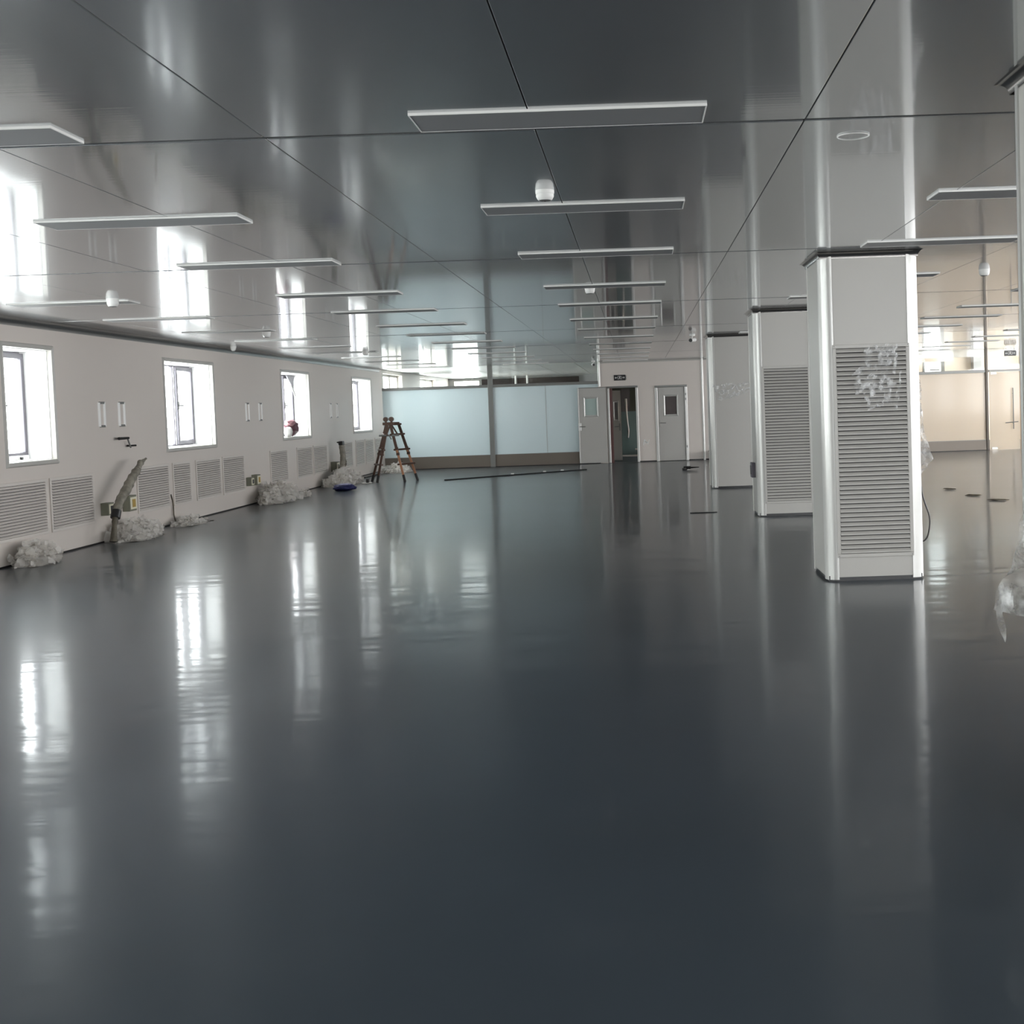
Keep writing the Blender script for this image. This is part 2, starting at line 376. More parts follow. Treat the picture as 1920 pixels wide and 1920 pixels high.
partition('glass_partition', 'wide pale blue frosted glass partition with steel base and clear glass band, behind the ladder', XL+0.06, -1.03, [-3.92], [-2.45], 'frost', 0.33, 2.13, 'base', 0.065)
partition('glass_partition', 'cream frosted glass partition with steel base, on the right beyond the louvred column', 7.0, 9.42, [9.37], [], 'frost_cream', 0.28, 2.08, 'base', 0.03, 'dark_post')
# clear glass door beside it
d = struct_empty('door_4', (9.44, YB, 0))
MB().box(0, 0.80, 0.02, 0.032, 0.01, 2.08).build('glass_leaf', 'frost_cream', d)
MB().box(0, 0.84, -0.005, 0.06, 2.09, 2.15).build('head_rail', 'rail', d)
MB().box(0, 0.84, 0.02, 0.03, 2.16, HC).build('glass_pane', 'glass', d)
for z in (0.012, 2.02): MB().box(0.04, 0.20, 0.008, 0.044, z, z+0.065).build('patch_fitting', 'steel', d, bevel=0.004)
MB().tube([(0.62, -0.04, 0.55), (0.62, -0.04, 1.65)], 0.014, 10).tube([(0.62, -0.04, 0.7), (0.62, 0.02, 0.7)], 0.009, 8).tube([(0.62, -0.04, 1.5), (0.62, 0.02, 1.5)], 0.009, 8).build('pull_handle', 'rail', d, smooth=0.6)
MB().tube([(0.40, -0.055, 0.72), (0.74, -0.055, 0.74)], 0.011, 8).build('lock_bar', 'rail', d, smooth=0.6)

# ------------------------------------------------------------------ doors
def leaf(parent, x0, x1, z0, z1, y, wx0, wx1, wz0, wz1, glass, th=0.045):
    """door leaf with a vision panel in a splayed frame"""
    lf = wall_mesh(MB(), 'y', y, th, x0, x1, z0, z1, [(wx0, wx1, wz0, wz1)]).build('leaf', 'white', parent)
    t = 0.045
    for (pa, pb, qa, qb) in (((wx0, wz0), (wx1, wz0), (1, 1), (-1, 1)), ((wx1, wz0), (wx1, wz1), (-1, 1), (-1, -1)), ((wx1, wz1), (wx0, wz1), (-1, -1), (1, -1)), ((wx0, wz1), (wx0, wz0), (1, -1), (1, 1))):
        def P(p, q, s, d): return (p[0]-q[0]*s*t, d, p[1]-q[1]*s*t)
        vs = []
        for p, q in ((pa, qa), (pb, qb)): vs += [P(p, q, 0.0, y+0.012), P(p, q, 1.0, y-0.001), P(p, q, 0.7, y-0.022), P(p, q, 0.25, y-0.016)]
        MB().add(vs, [(k, (k+1) % 4, 4+(k+1) % 4, 4+k) for k in range(4)]+[(0, 1, 2, 3), (4, 5, 6, 7)]).build('vision_frame', 'bead', lf)
    MB().box(wx0, wx1, y+0.014, y+0.024, wz0, wz1).build('vision_pane', glass, lf)
    return lf
def lever(parent, x, y, z, sgn, body='bright', bw=0.03):
    MB().box(x-bw, x+bw, y-0.012, y, z-0.11, z+0.09).build('lock_plate', body, parent, bevel=0.004)
    MB().tube([(x, y-0.012, z), (x, y-0.055, z), (x+sgn*0.02, y-0.06, z), (x+sgn*0.15, y-0.06, z-0.005)], 0.010, 8).build('door_lever', 'rail', parent, smooth=0.6)
def jambs(parent, x0, x1, zt, w_=0.065, y=YB, top='rail'):
    for a in (x0-w_, x1): MB().box(a, a+w_, y-0.03, y+0.12, 0, zt).build('door_jamb', 'bead', parent, bevel=0.012)
    MB().box(x0-w_, x1+w_, y-0.028, y+0.12, zt, zt+0.05).build('door_head', top, parent, bevel=0.008)

d1 = struct_empty('door_1', (0, 0, 0))                              # leaf folded right back over the partition end
leaf(d1, -1.56, -0.83, 0.02, 2.02, YB-0.085, -1.39, -1.09, 1.30, 1.74, 'green_glass')
MB().box(-1.59, -1.56, YB-0.095, YB-0.03, 0.02, 2.04).build('leaf_edge', 'bead', d1, bevel=0.006)
MB().box(-1.56, -0.83, YB-0.09, YB-0.035, 2.02, 2.04).build('leaf_edge', 'rail', d1)
lever(d1, -1.55, YB-0.085, 1.0, 1, bw=0.04)
jambs(d1, -0.74, -0.04, 2.0)
MB().box(-0.74, -0.665, YB+0.0, YB+0.11, 0, 2.0).build('seal_strip', 'maroon_jamb', d1)
d2 = struct_empty('door_2', (0, 0, 0))
leaf(d2, 0.555, 1.265, 0.015, 1.975, YB+0.01, 0.75, 1.05, 1.25, 1.73, 'dark_glass')
lever(d2, 0.60, YB+0.01, 1.03, 1, 'white')
jambs(d2, 0.55, 1.27, 1.98, 0.075)
for z in (0.35, 1.62, 1.75): MB().box(1.285, 1.315, YB-0.045, YB-0.028, z, z+0.06).build('hinge', 'rail', d2)

# passage seen through the open doorway
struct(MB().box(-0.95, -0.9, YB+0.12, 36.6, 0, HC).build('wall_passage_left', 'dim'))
struct(wall_mesh(MB(), 'x', 2.2, 0.05, YB+0.12, 36.6, 0, HC, [(33.7, 36.2, 0.9, 2.1)]).build('wall_passage_right', 'dim'))  # unseen opening added to bring daylight into the passage
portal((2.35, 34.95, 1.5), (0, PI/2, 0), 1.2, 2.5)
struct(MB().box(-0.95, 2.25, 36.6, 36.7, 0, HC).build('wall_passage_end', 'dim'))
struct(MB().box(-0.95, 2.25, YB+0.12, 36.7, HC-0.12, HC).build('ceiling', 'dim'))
d3 = struct_empty('door_3', (0, 0, 0))                              # inner leaf on the left and glazed screen beyond
leaf(d3, -0.70, -0.46, 0.02, 1.95, 34.0, -0.63, -0.56, 1.15, 1.62, 'dark_glass')
lever(d3, -0.50, 34.0, 0.95, -1, 'rail', 0.02)
MB().box(-0.46, 0.24, 34.6, 34.65, 0.12, 1.36).build('lower_panel', 'teal', d3)
MB().box(-0.46, -0.2, 34.6, 34.63, 1.36, 2.0).build('upper_pane', 'dark_glass', d3)
MB().tube([(-0.29, 34.52, 0.62), (-0.27, 34.5, 0.8), (-0.31, 34.52, 1.3), (-0.32, 34.52, 1.72)], [0.022, 0.022, 0.026, 0.03], 8).build('pull_handle', 'bright', d3, smooth=0.7)
MB().box(-0.46, 0.3, 34.3, 34.6, 0.10, 0.14).build('threshold', 'steel', d3)
MB().box(-0.1, 0.3, 34.2, 34.58, 0.28, 0.31).build('shelf', 'steel', d3)

# rooms beyond the glass
struct(wall_mesh(MB(), 'y', 45.0, 0.15, XL, 0.5, 0, 3, [(-6.72, -5.72, 0.9, 2.66)]).build('wall_far_left', 'grey_wall'))
portal((-6.22, 45.3, 1.78), (-PI/2, 0, 0), 1.0, 1.76)
struct(MB().box(0.4, 0.5, 36.8, 45.0, 0, 3).build('wall_far_right', 'wall'))
cb = struct(MB().box(XL, 0.5, YB+0.12, 45.1, HC+0.05, HC+0.12).build('ceiling', 'seam'))
for i in range(7):
    for j in range(2):
        x0 = XL+0.03+1.04*i; y0 = YB+0.14+6.0*j
        MB().box(x0+0.016, x0+1.024, y0+0.02, y0+5.98, HC, HC+0.04).build('ceiling_panel', 'bright', cb)
struct(MB().box(-5.65, -2.1, 44.86, 44.99, 2.43, 2.66).build('trim_6', 'brown_band'))
wd = struct_empty('window_12', (-6.72, 45.0, 0.9))
MB().box(0, 0.05, 0, 0.06, 0, 1.76).box(0.95, 1.0, 0, 0.06, 0, 1.76).box(0.05, 0.95, 0, 0.06, 0, 0.05).box(0.05, 0.95, 0, 0.06, 1.71, 1.76).build('outer_frame', 'white', wd)
MB().box(0.05, 0.95, 0.03, 0.036, 0.05, 1.71).build('glass_pane', 'glass', wd)
for (x, y) in ((-4.28, 43.6), (-3.87, 43.6)):
    p = MB().tube([(x, y, 0), (x, y, HC)], 0.04, 10).build('support_post', 'bright', smooth=0.6)
    tag(p, 'slim white post behind the clear glass band, %s of the pair' % ('left' if x < -4 else 'right'), 'post', 'slim posts beyond the partition')
struct(MB().box(6.0, 6.1, YB+0.12, 40.0, 0, 3).build('wall_far_right', 'cream'))
struct(wall_mesh(MB(), 'y', 40.0, 0.15, 6.0, XR, 0, 3, [(9.35, 9.95, 1.0, 2.6)]).build('wall_far_right', 'cream'))
portal((9.65, 40.2, 1.8), (-PI/2, 0, 0), 0.6, 1.6)
wd = struct_empty('window_11', (9.35, 40.0, 1.0))
MB().box(-0.02, 0.04, -0.02, 0.08, 0, 1.6).box(0.56, 0.68, -0.02, 0.08, 0, 1.6).box(0, 0.6, -0.02, 0.06, 0, 0.06).box(0.2, 0.52, 0.0, 0.05, 1.32, 1.37).build('outer_frame', 'rail', wd)
MB().box(0.04, 0.56, 0.03, 0.036, 0.06, 1.6).build('glass_pane', 'glass', wd)
struct(MB().box(6.0, XR, YB+0.12, 40.1, HC, HC+0.1).build('ceiling', 'bright'))
struct(MB().box(10.9, 11.15, 39.7, 40.0, 0, HC).build('trim_8', 'grey_wall'))

# ------------------------------------------------------------------ columns
def slat_mesh(length, pitch, depth, mt='white'):
    """one louvre blade, top edge leaning back, along x; its front lip hangs down"""
    h = pitch*0.73
    pr = [(-depth*0.5, -h*0.5), (-depth*0.5, -h*0.5+0.004), (-depth*0.36, -h*0.1), (depth*0.5, h*0.5), (depth*0.5, h*0.5-0.004), (-depth*0.30, -h*0.5)]
    return MB().extrude(pr, -length/2, length/2, 'x').mesh('slat', mt)
SL = {}
def grille(parent, W, z0, z1, nslat, ry, screws=False, fw=0.035, mt='white'):
    """louvre grille facing -y in its own axes, at y=0 (back) .. -0.03 (front)"""
    g = parent
    fr = MB().box(-W/2, W/2, -0.016, 0, z0, z0+fw).box(-W/2, W/2, -0.016, 0, z1-fw, z1).box(-W/2, -W/2+fw, -0.016, 0, z0+fw, z1-fw).box(W/2-fw, W/2, -0.016, 0, z0+fw, z1-fw)
    g_ = fr.build('frame', mt, g, bevel=0.003)
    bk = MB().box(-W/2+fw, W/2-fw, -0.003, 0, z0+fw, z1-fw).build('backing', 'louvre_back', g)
    pitch = (z1-z0-2*fw)/nslat; key = (round(W, 3), round(pitch, 4), mt)
    if key not in SL: SL[key] = slat_mesh(W-2*fw, pitch, 0.02, mt)
    for k in range(nslat): link('slat', SL[key], g, (0, -0.0135, z0+fw+pitch*(k+0.5)))
    if screws:
        for (sx, sz) in ((-1, z0+0.012), (1, z0+0.012), (-1, z1-0.012), (1, z1-0.012)):
            MB().tube([(sx*(W/2-0.014), -0.019, sz), (sx*(W/2-0.014), -0.015, sz)], 0.005, 8).build('screw', 'rail', g)
    return g

def column(label, x0, y0, has_grille, zg=(0.20, 1.96), ns=45):
    """square clad column, front at y0, with rounded corner beads"""
    Wc = 0.815; c = thing('column', label, 'column', (x0+Wc/2, y0, 0)); h = Wc/2; r = 0.088; zb = 0.035
    MB().box(-h+0.02, h-0.02, 0.02, Wc-0.02, 0, zb+0.01).build('plinth', 'rubber', c)
    MB().box(-h+r, h-r, 0.004, 0.03, zb, HC).build('front_panel', 'white', c)
    MB().box(-h+r, h-r, Wc-0.03, Wc-0.004, zb, HC).build('rear_panel', 'white', c)
    MB().box(-h+0.004, -h+0.03, r, Wc-r, zb, HC).build('side_panel', 'white', c)
    MB().box(h-0.03, h-0.004, r, Wc-r, zb, HC).build('side_panel', 'white', c)
    for sx in (-1, 1):
        for sy in (0, 1):
            ccx, ccy = sx*(h-r), (r if sy == 0 else Wc-r); q = -1 if sy == 0 else 1
            pr = [(ccx+sx*(r-0.014)*math.cos(PI/2*k/10), ccy+q*(r-0.014)*math.sin(PI/2*k/10)) for k in range(11)]
            # flat lips beside the bullnose
            pr = [(ccx+sx*(r-0.002), ccy-q*0.014), (ccx+sx*(r+0.003), ccy-q*0.012)]+[(ccx+sx*(r+0.003)*math.cos(PI/2*k/10), ccy+q*(r+0.003)*math.sin(PI/2*k/10)) for k in range(11)]+[(ccx-sx*0.012, ccy+q*(r+0.003)), (ccx-sx*0.014, ccy+q*(r-0.002))]
            pr += [(ccx-sx*0.014, ccy+q*(r-0.03)), (ccx+sx*(r-0.03), ccy-q*0.014)]
            MB().extrude(pr, zb-0.02, HC, 'z').build('corner_bead', 'bead', c, smooth=0.5)
    e = 0.0
    rr = 0.05; n = 7
    for side in range(4):                                            # cove round the head, mitred
        vs = []; prof = [(0, 0), (rr, 0)]+[(rr-rr*math.sin(PI/2*k/n), -rr+rr*math.cos(PI/2*k/n)) for k in range(n+1)]
        for en in (-1, 1):
            for (o_, z) in prof:
                a = en*(h+o_)
                vs.append({0: (a, -o_, HC+z), 1: (a, Wc+o_, HC+z), 2: (-h-o_, Wc/2+a, HC+z), 3: (h+o_, Wc/2+a, HC+z)}[side])
        m_ = len(prof)
        MB().add(vs, [(k, (k+1) % m_, m_+(k+1) % m_, m_+k) for k in range(m_)]+[tuple(range(m_)), tuple(range(m_, 2*m_))]).build('head_cove', 'head', c, smooth=0.5)
    if has_grille:
        g = bpy.data.objects.new('louvre_grille', None); COL.objects.link(g); g.parent = c; g.location = (0, 0.004, 0)
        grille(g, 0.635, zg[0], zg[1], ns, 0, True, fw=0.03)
    return c
column('white clad column at the right edge, nearest the camera, with plastic film hanging off it', 1.48, 3.99, False)
column('white column with a tall louvre grille and torn film scraps over its top slats', 1.53, 10.14, True)
column('white column with a tall clean louvre grille, second of the louvred two', 1.55, 16.1, True, (0.17, 1.97), 45)
column('plain white column without a grille, farthest of the column row', 1.285, 21.7, False)

# ------------------------------------------------------------------ louvre grilles along the window wall
GR = [(13.04, 14.19, 17, 'wide louvre grille cut by the left edge of the view'),
      (14.27, 15.41, 17, 'wide louvre grille left of the leaning wrapped pipe, below the first window'),
      (16.75, 17.90, 17, 'wide louvre grille right behind the leaning wrapped pipe'),
      (18.05, 18.77, 17, 'narrow louvre grille between two wide ones, below the second window'),
      (19.00, 20.12, 17, 'wide louvre grille below the far half of the second window'),
      (20.22, 21.33, 17, 'wide louvre grille just left of the twin socket boxes'),
      (22.85, 23.98, 16, 'louvre grille standing alone above the biggest film heap'),
      (24.65, 25.79, 16, 'louvre grille below the third window, left one of the two'),
      (25.90, 27.05, 16, 'louvre grille left of the upright wrapped pipe, right one of two'),
      (28.55, 29.45, 16, 'louvre grille right behind the upright wrapped pipe'),
      (29.80, 30.74, 16, 'louvre grille below the fourth window, left one of two'),
      (30.84, 31.80, 16, 'louvre grille behind the ladder foot, below the far side of the fourth window'),
      (32.00, 32.82, 16, 'last louvre grille in the corner by the blue partition, behind the ladder')]
for (a, b, n, lab) in GR:
    g = thing('louvre_grille', lab, 'vent grille', (XL+0.001, (a+b)/2, 0), PI/2, 'louvre grilles on the window wall')
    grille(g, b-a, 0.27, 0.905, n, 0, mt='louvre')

# ------------------------------------------------------------------ ceiling light panels
def light_proto():
    t = bpy.data.objects.new('ceiling_light', None); COL.objects.link(t)
    Lx, Wy, T = 0.6, 0.15, 0.012; f = 0.006
    MB().box(-Lx, Lx, -Wy, -Wy+f, -T, 0).box(-Lx, Lx, Wy-f, Wy, -T, 0).box(-Lx, -Lx+f, -Wy+f, Wy-f, -T, 0).box(Lx-f, Lx, -Wy+f, Wy-f, -T, 0).build('frame', 'bright', t, bevel=0.002)
    MB().box(-Lx+f, Lx-f, -Wy+f, Wy-f, -T+0.0015, -0.002).build('diffuser', 'diffuser', t)
    return t
ROWS = [('L', -5.55, 3, 12, 'the row nearest the windows'), ('A', -2.91, 0, 12, 'the second row from the windows'),
        ('B', -0.28, 0, 12, 'the middle row'), ('C', 2.41, 1, 12, 'the row over the columns'),
        ('D', 5.05, 4, 12, 'the row right of the columns'), ('E', 7.70, 6, 12, 'the rightmost row')]
proto = None
for (nm, xc, k0, k1, txt) in ROWS:
    n = 0
    for k in range(k0, k1+1):
        y = (4.97, 7.26, 9.50, 12.08, 14.26, 16.72, 18.9, 21.2, 23.45, 25.7, 27.95, 30.2, 32.45)[k]+0.15
        if nm == 'C' and any(abs(y-yc) < 0.60 for yc in (10.55, 16.5, 22.1)): continue
        if y > YB-0.3: continue
        if proto is None: proto = light_proto(); o = proto
        else: o = copy_tree(proto)
        o.location = (xc, y, HC)
        tag(o, 'flat ceiling light panel, %s from the camera in %s' % (ORD[n], txt), 'ceiling light', 'unlit light panels on the ceiling')
        n += 1

# ------------------------------------------------------------------ small ceiling fittings
def detector(label, x, y, r=0.052, h=0.055):
    t = thing('smoke_detector', label, 'smoke detector', (x, y, HC))
    MB().lathe([(r, 0), (r, -h*0.30), (r*0.97, -h*0.36)]).build('base', 'bright', t, smooth=0.6)
    MB().lathe([(r*0.94, -h*0.36), (r*0.95, -h*0.62), (r*0.82, -h*0.86), (r*0.7, -h)]).build('head', 'bright', t, smooth=0.6)
    MB().lathe([(r*0.62, -h), (r*0.55, -h*1.06)]).build('sensor_mesh', 'rail', t)
    MB().lathe([(0.005, -h*1.0), (0.005, -h*1.1)], n=8).build('indicator', 'black', t)
    return t
detector('round white smoke detector nearest the camera, before the second middle light panel', -0.47, 6.82)
detector('round white smoke detector on the middle ceiling, farther of the two in the middle', -0.44, 12.46)
detector('round white smoke detector nearest of those beside the window wall', -5.03, 11.91, 0.058, 0.075)
detector('round white smoke detector beside the window wall, above the second window', -5.13, 17.17, 0.058, 0.075)
detector('round white smoke detector beside the window wall, farthest of that line', -5.10, 23.24, 0.058, 0.075)
detector('round white smoke detector on the ceiling right of the louvred column', 3.40, 11.94, 0.052, 0.06)
t = thing('wall_sensor', 'small white dome sensor tucked below the dark ceiling cove by the windows', 'sensor', (XL+0.22, 20.4, HC))
MB().lathe([(0.05, 0), (0.05, -0.02)]).build('base', 'bright', t, smooth=0.6)
MB().lathe([(0.045, -0.02), (0.042, -0.05), (0.02, -0.075)]).build('dome', 'bright', t, smooth=0.9)
t = thing('ceiling_ring', 'flush round white ring fitting in the ceiling before the louvred column', 'ceiling fitting', (1.03, 5.68, HC))
rg = [(0.074, 0.0), (0.074, -0.004), (0.072, -0.006), (0.069, -0.004), (0.069, 0.0)]
mb = MB(); n = 32; vs = []
for (r, z) in rg: vs += [(r*math.cos(2*PI*k/n), r*math.sin(2*PI*k/n), z) for k in range(n)]
mb.add(vs, [(i*n+k, i*n+(k+1) % n, ((i+1) % 5)*n+(k+1) % n, ((i+1) % 5)*n+k) for i in range(5) for k in range(n)]).build('rim', 'bright', t, smooth=0.5)
MB().lathe([(0.068, 0), (0.068, -0.002)]).build('cover', 'ceiling', t)
def cctv(label, x, y, z, ang):
    t = thing('security_camera', label, 'camera', (x, y, z), ang)
    MB().lathe([(0.05, 0), (0.05, -0.02), (0.03, -0.03)]).build('mount', 'bright', t, smooth=0.6)
    MB().tube([(0, 0, -0.02), (0, 0, -0.07)], 0.012, 8).build('stem', 'bright', t, smooth=0.6)
    MB().tube([(0, 0.09, -0.085), (0, -0.07, -0.10)], [0.036, 0.036], 14).build('body', 'bright', t, smooth=0.6)
    MB().tube([(0, -0.07, -0.10), (0, -0.085, -0.1015)], [0.034, 0.03], 14).build('lens', 'black', t, smooth=0.6)
cctv('small white security camera with black lens on the ceiling left of the far column', 1.0, 21.5, HC, -0.5)
cctv('small white security camera with black lens above the open door', -1.12, 32.3, HC, 0.2)

# ------------------------------------------------------------------ exit signs
def exit_sign(label, x0, x1, y, z0, z1, hang=False):
    t = thing('exit_sign', label, 'exit sign', ((x0+x1)/2, y, z0)); W, H = x1-x0, z1-z0
    MB().box(-W/2, W/2, -0.022, 0, 0, H).build('case', 'sign', t, bevel=0.003)
    mk = MB(); q = -0.0235
    def stroke(a, b, w_):
        a, b = Vector(a), Vector(b); d = (b-a).normalized(); n_ = Vector((-d.y, d.x))*w_/2
        mk.quad(*[(p.x, q, p.y) for p in (a-n_, b-n_, b+n_, a+n_)])
    hx, hz = 0, H*0.5
    # running figure in a door outline, with arrow strokes at both sides
    stroke((-0.05, hz-0.045), (-0.05, hz+0.045), 0.006); stroke((0.05, hz-0.045), (0.05, hz+0.045), 0.006); stroke((-0.05, hz+0.045), (0.02, hz+0.045), 0.006)
    stroke((0.004, hz+0.025), (-0.006, hz-0.008), 0.016); stroke((-0.006, hz-0.008), (0.022, hz-0.022), 0.008); stroke((0.022, hz-0.022), (0.016, hz-0.042), 0.008)
    stroke((-0.006, hz-0.008), (-0.026, hz-0.036), 0.008); stroke((0.002, hz+0.02), (0.026, hz+0.008), 0.007); stroke((0.002, hz+0.02), (-0.026, hz+0.016), 0.007)
    mk.quad(*[(0.012+0.010*math.cos(2*PI*k/10), q, hz+0.037+0.010*math.sin(2*PI*k/10)) for k in range(10)])
    for s in (-1, 1):
        stroke((s*0.062, hz), (s*0.125, hz), 0.010); stroke((s*0.128, hz), (s*0.10, hz+0.022), 0.009); stroke((s*0.128, hz), (s*0.10, hz-0.022), 0.009)
    mk.build('pictogram', 'mark', t)
    MB().box(W/2, W/2+0.02, -0.018, 0, H*0.1, H*0.9).build('end_cap', 'rail', t)
    if hang:
        for s in (-1, 1): MB().tube([(s*W*0.35, -0.011, H), (s*W*0.35, -0.011, HC-z0)], 0.004, 6).build('hanger', 'rail', t)
exit_sign('black emergency exit sign with white running figure over the open doorway', -0.60, -0.29, YB, 2.20, 2.35)
exit_sign('black emergency exit sign with white running figure above the glass door at right', 9.83, 10.14, YB-0.08, 2.50, 2.645, True)

# white tape scraps between the doors
mb = MB()
for (a, b, w_) in (((0.13, 0.45), (0.16, 0.60), 0.02), ((0.16, 0.60), (0.24, 0.48), 0.02), ((0.17, 0.50), (0.25, 0.53), 0.02), ((0.25, 0.47), (0.29, 0.59), 0.012), ((0.20, 0.56), (0.23, 0.50), 0.02)):
    a, b = Vector(a), Vector(b); d_ = (b-a).normalized(); n_ = Vector((-d_.y, d_.x))*w_/2
    ps = [a-n_, b-n_, b+n_, a+n_]
    mb.add([(p.x, YB-0.001, p.y) for p in ps]+[(p.x, YB-0.006, p.y) for p in ps], [(0, 1, 2, 3), (7, 6, 5, 4), (0, 4, 5, 1), (1, 5, 6, 2), (2, 6, 7, 3), (3, 7, 4, 0)])
tag(mb.build('tape_scrap', 'mark'), 'white torn tape strokes stuck on the wall between the two doors', 'tape')

# ------------------------------------------------------------------ things on the window wall
def slot(label, y, W, z0=1.47, z1=1.80):
    t = thing('slot_frame', label, 'wall slot', (XL, y, z0), 0, 'narrow framed slots between the windows'); H = z1-z0; b = W*0.27
    MB().box(0.0, 0.003, b, W-b, b*0.6, H-b*0.6).build('slot_back', 'wall', t)
    for (s0, s1) in ((0, b), (W-b, W)):
        MB().extrude([(0, s0), (0.014, s0+b*0.15), (0.02, (s0+s1)/2), (0.014, s1-b*0.15), (0, s1)], 0.01, H-0.01, 'z').build('side_bar', 'bright', t, smooth=0.9)
    for (a, c) in ((0, 0.03), (H-0.03, H)): MB().box(0, 0.016, b*0.5, W-b*0.5, a, c).build('end_block', 'rail', t, bevel=0.004)
slot('narrow framed wall slot right of the first window, nearer of the pair', 15.67, 0.21)
slot('narrow framed wall slot right of the first window, farther of the pair', 16.27, 0.22)
slot('narrow framed wall slot right of the second window, nearer of the pair', 21.56, 0.21)
slot('narrow framed wall slot right of the second window, farther of the pair', 22.30, 0.21)
slot('narrow framed wall slot right of the third window, nearer of the pair', 27.46, 0.16)
slot('narrow framed wall slot right of the third window, farther of the pair', 28.04, 0.16)

t = thing('crank_handle', 'black cranked winder handle sticking out of the wall below the slots', 'crank', (XL, 16.5, 1.21))
MB().tube([(0, 0.0, 0), (0.05, 0.0, 0)], 0.014, 8).tube([(0.05, -0.02, 0), (0.10, 0.06, 0)], 0.012, 8).build('spindle', 'black', t, smooth=0.6)
MB().tube([(0.06, -0.02, -0.025), (0.06, -0.11, 0.10)], 0.011, 8).build('crank_arm', 'rail', t, smooth=0.6)
MB().tube([(0.07, -0.10, 0.105), (0.07, -0.40, 0.105)], [0.016, 0.02], 10).build('grip', 'black', t, smooth=0.6)

def socket_box(label, y, z0, z1, D, W, face):
    t = thing('socket_box', label, 'socket box', (XL, y, z0), 0, 'olive socket boxes along the wall'); H = z1-z0
    MB().box(0, D, 0, W, 0, H).build('case', 'olive', t, bevel=0.004)
    MB().box(D, D+0.006, W*0.08, W*0.95, H*0.12, H*0.88).build('face_plate', 'ivory', t, bevel=0.002)
    MB().box(D+0.006, D+0.012, W*0.3, W*0.75, H*0.25, H*0.75).build('socket', face, t, bevel=0.002)
    MB().box(D*0.15, D*0.85, -0.004, 0, H*0.06, H*0.94).build('knockout', 'olive', t)
socket_box('olive metal socket box with dark socket, left of the leaning pipe', 15.60, 0.345, 0.505, 0.10, 0.17, 'black')
socket_box('olive metal socket box with yellow socket, right of the leaning pipe', 16.26, 0.34, 0.55, 0.10, 0.22, 'socket')
socket_box('olive metal socket box, nearer of the two before the biggest film heap', 21.42, 0.34, 0.49, 0.09, 0.16, 'black')
socket_box('olive metal socket box with yellow socket, farther of the two before the biggest film heap', 21.72, 0.335, 0.52, 0.10, 0.20, 'socket')
socket_box('olive metal socket box at the foot of the upright wrapped pipe', 27.35, 0.27, 0.49, 0.13, 0.26, 'olive')

t = thing('wrapped_pipe', 'grey wrapped pipe stub leaning to the right out of the floor film', 'pipe', (-6.6, 15.32, 0))
pts = [(0, -0.02, 0.06), (0, 0.06, 0.36), (0, 0.2, 0.53), (0.0, 0.42, 0.66), (0, 0.62, 0.80), (0, 0.80, 0.90)]
rr_ = [0.04, 0.045, 0.052, 0.06, 0.055, 0.045]
def lumpy(mb, pts, rr, n=14, steps=26, amp=0.008, seed=0):
    P = [Vector(p) for p in pts]; q = []; rd = []
    for s in range(steps+1):
        u = s/steps*(len(P)-1); i = min(int(u), len(P)-2); f = u-i
        q.append(P[i].lerp(P[i+1], f)); rd.append((rr[i]*(1-f)+rr[i+1]*f)+amp*noise.noise(Vector((s*0.9, seed, 0)))+(amp*0.8 if s % 4 == 0 else 0))
    return mb.tube(q, rd, n)
lumpy(MB(), [(0, 0.07, 0.38)]+pts[2:], [0.048]+rr_[2:]).build('wrapping', 'wrap', t, smooth=0.8)
lumpy(MB(), [(0, -0.04, 0.04), (0, 0.0, 0.2), (0, 0.05, 0.34)], [0.045, 0.03, 0.036], steps=10, seed=8).build('lower_stub', 'wrap_dark', t, smooth=0.8)
lumpy(MB(), [(0, 0.80, 0.90), (0, 0.92, 0.985), (0.0, 1.1, 1.03)], [0.04, 0.036, 0.008], steps=8).build('tail', 'wrap', t, smooth=0.8)
MB().tube([(0, 0.045, 0.33), (0, 0.095, 0.42)], 0.06, 12).build('collar', 'black', t, smooth=0.6)
t = thing('wrapped_pipe', 'dark upright wrapped pipe stub with black cap beside the third window', 'pipe', (-6.6, 27.25, 0))
lumpy(MB(), [(0, -0.25, 0.30), (0, 0.0, 0.40), (0.02, 0.02, 0.62), (0, 0, 0.86)], [0.05, 0.06, 0.06, 0.055], seed=3).build('wrapping', 'wrap', t, smooth=0.8)
lumpy(MB(), [(0, -0.30, 0.30), (0, -0.02, 0.34), (0.04, 0.06, 0.46), (0.03, 0.06, 0.58)], [0.035, 0.06, 0.05, 0.03], seed=5).build('band', 'wrap_dark', t, smooth=0.8)
MB().box(-0.045, 0.05, -0.10, 0.08, 0.86, 0.95).build('cap', 'black', t, bevel=0.015)
MB().tube([(0.0, -0.12, 0.92), (-0.04, -0.22, 0.93)], [0.028, 0.012], 8).build('spout', 'black', t)
tag(MB().tube([(XL+0.02, 17.90, 0.45), (XL+0.03, 17.93, 0.36), (XL+0.025, 17.96, 0.28), (XL+0.03, 17.95, 0.15), (XL+0.05, 17.97, 0.01)], 0.011, 8).build('cable', 'wrap_dark', smooth=0.7), 'short thin brown cable hanging down the wall between two grilles', 'cable')

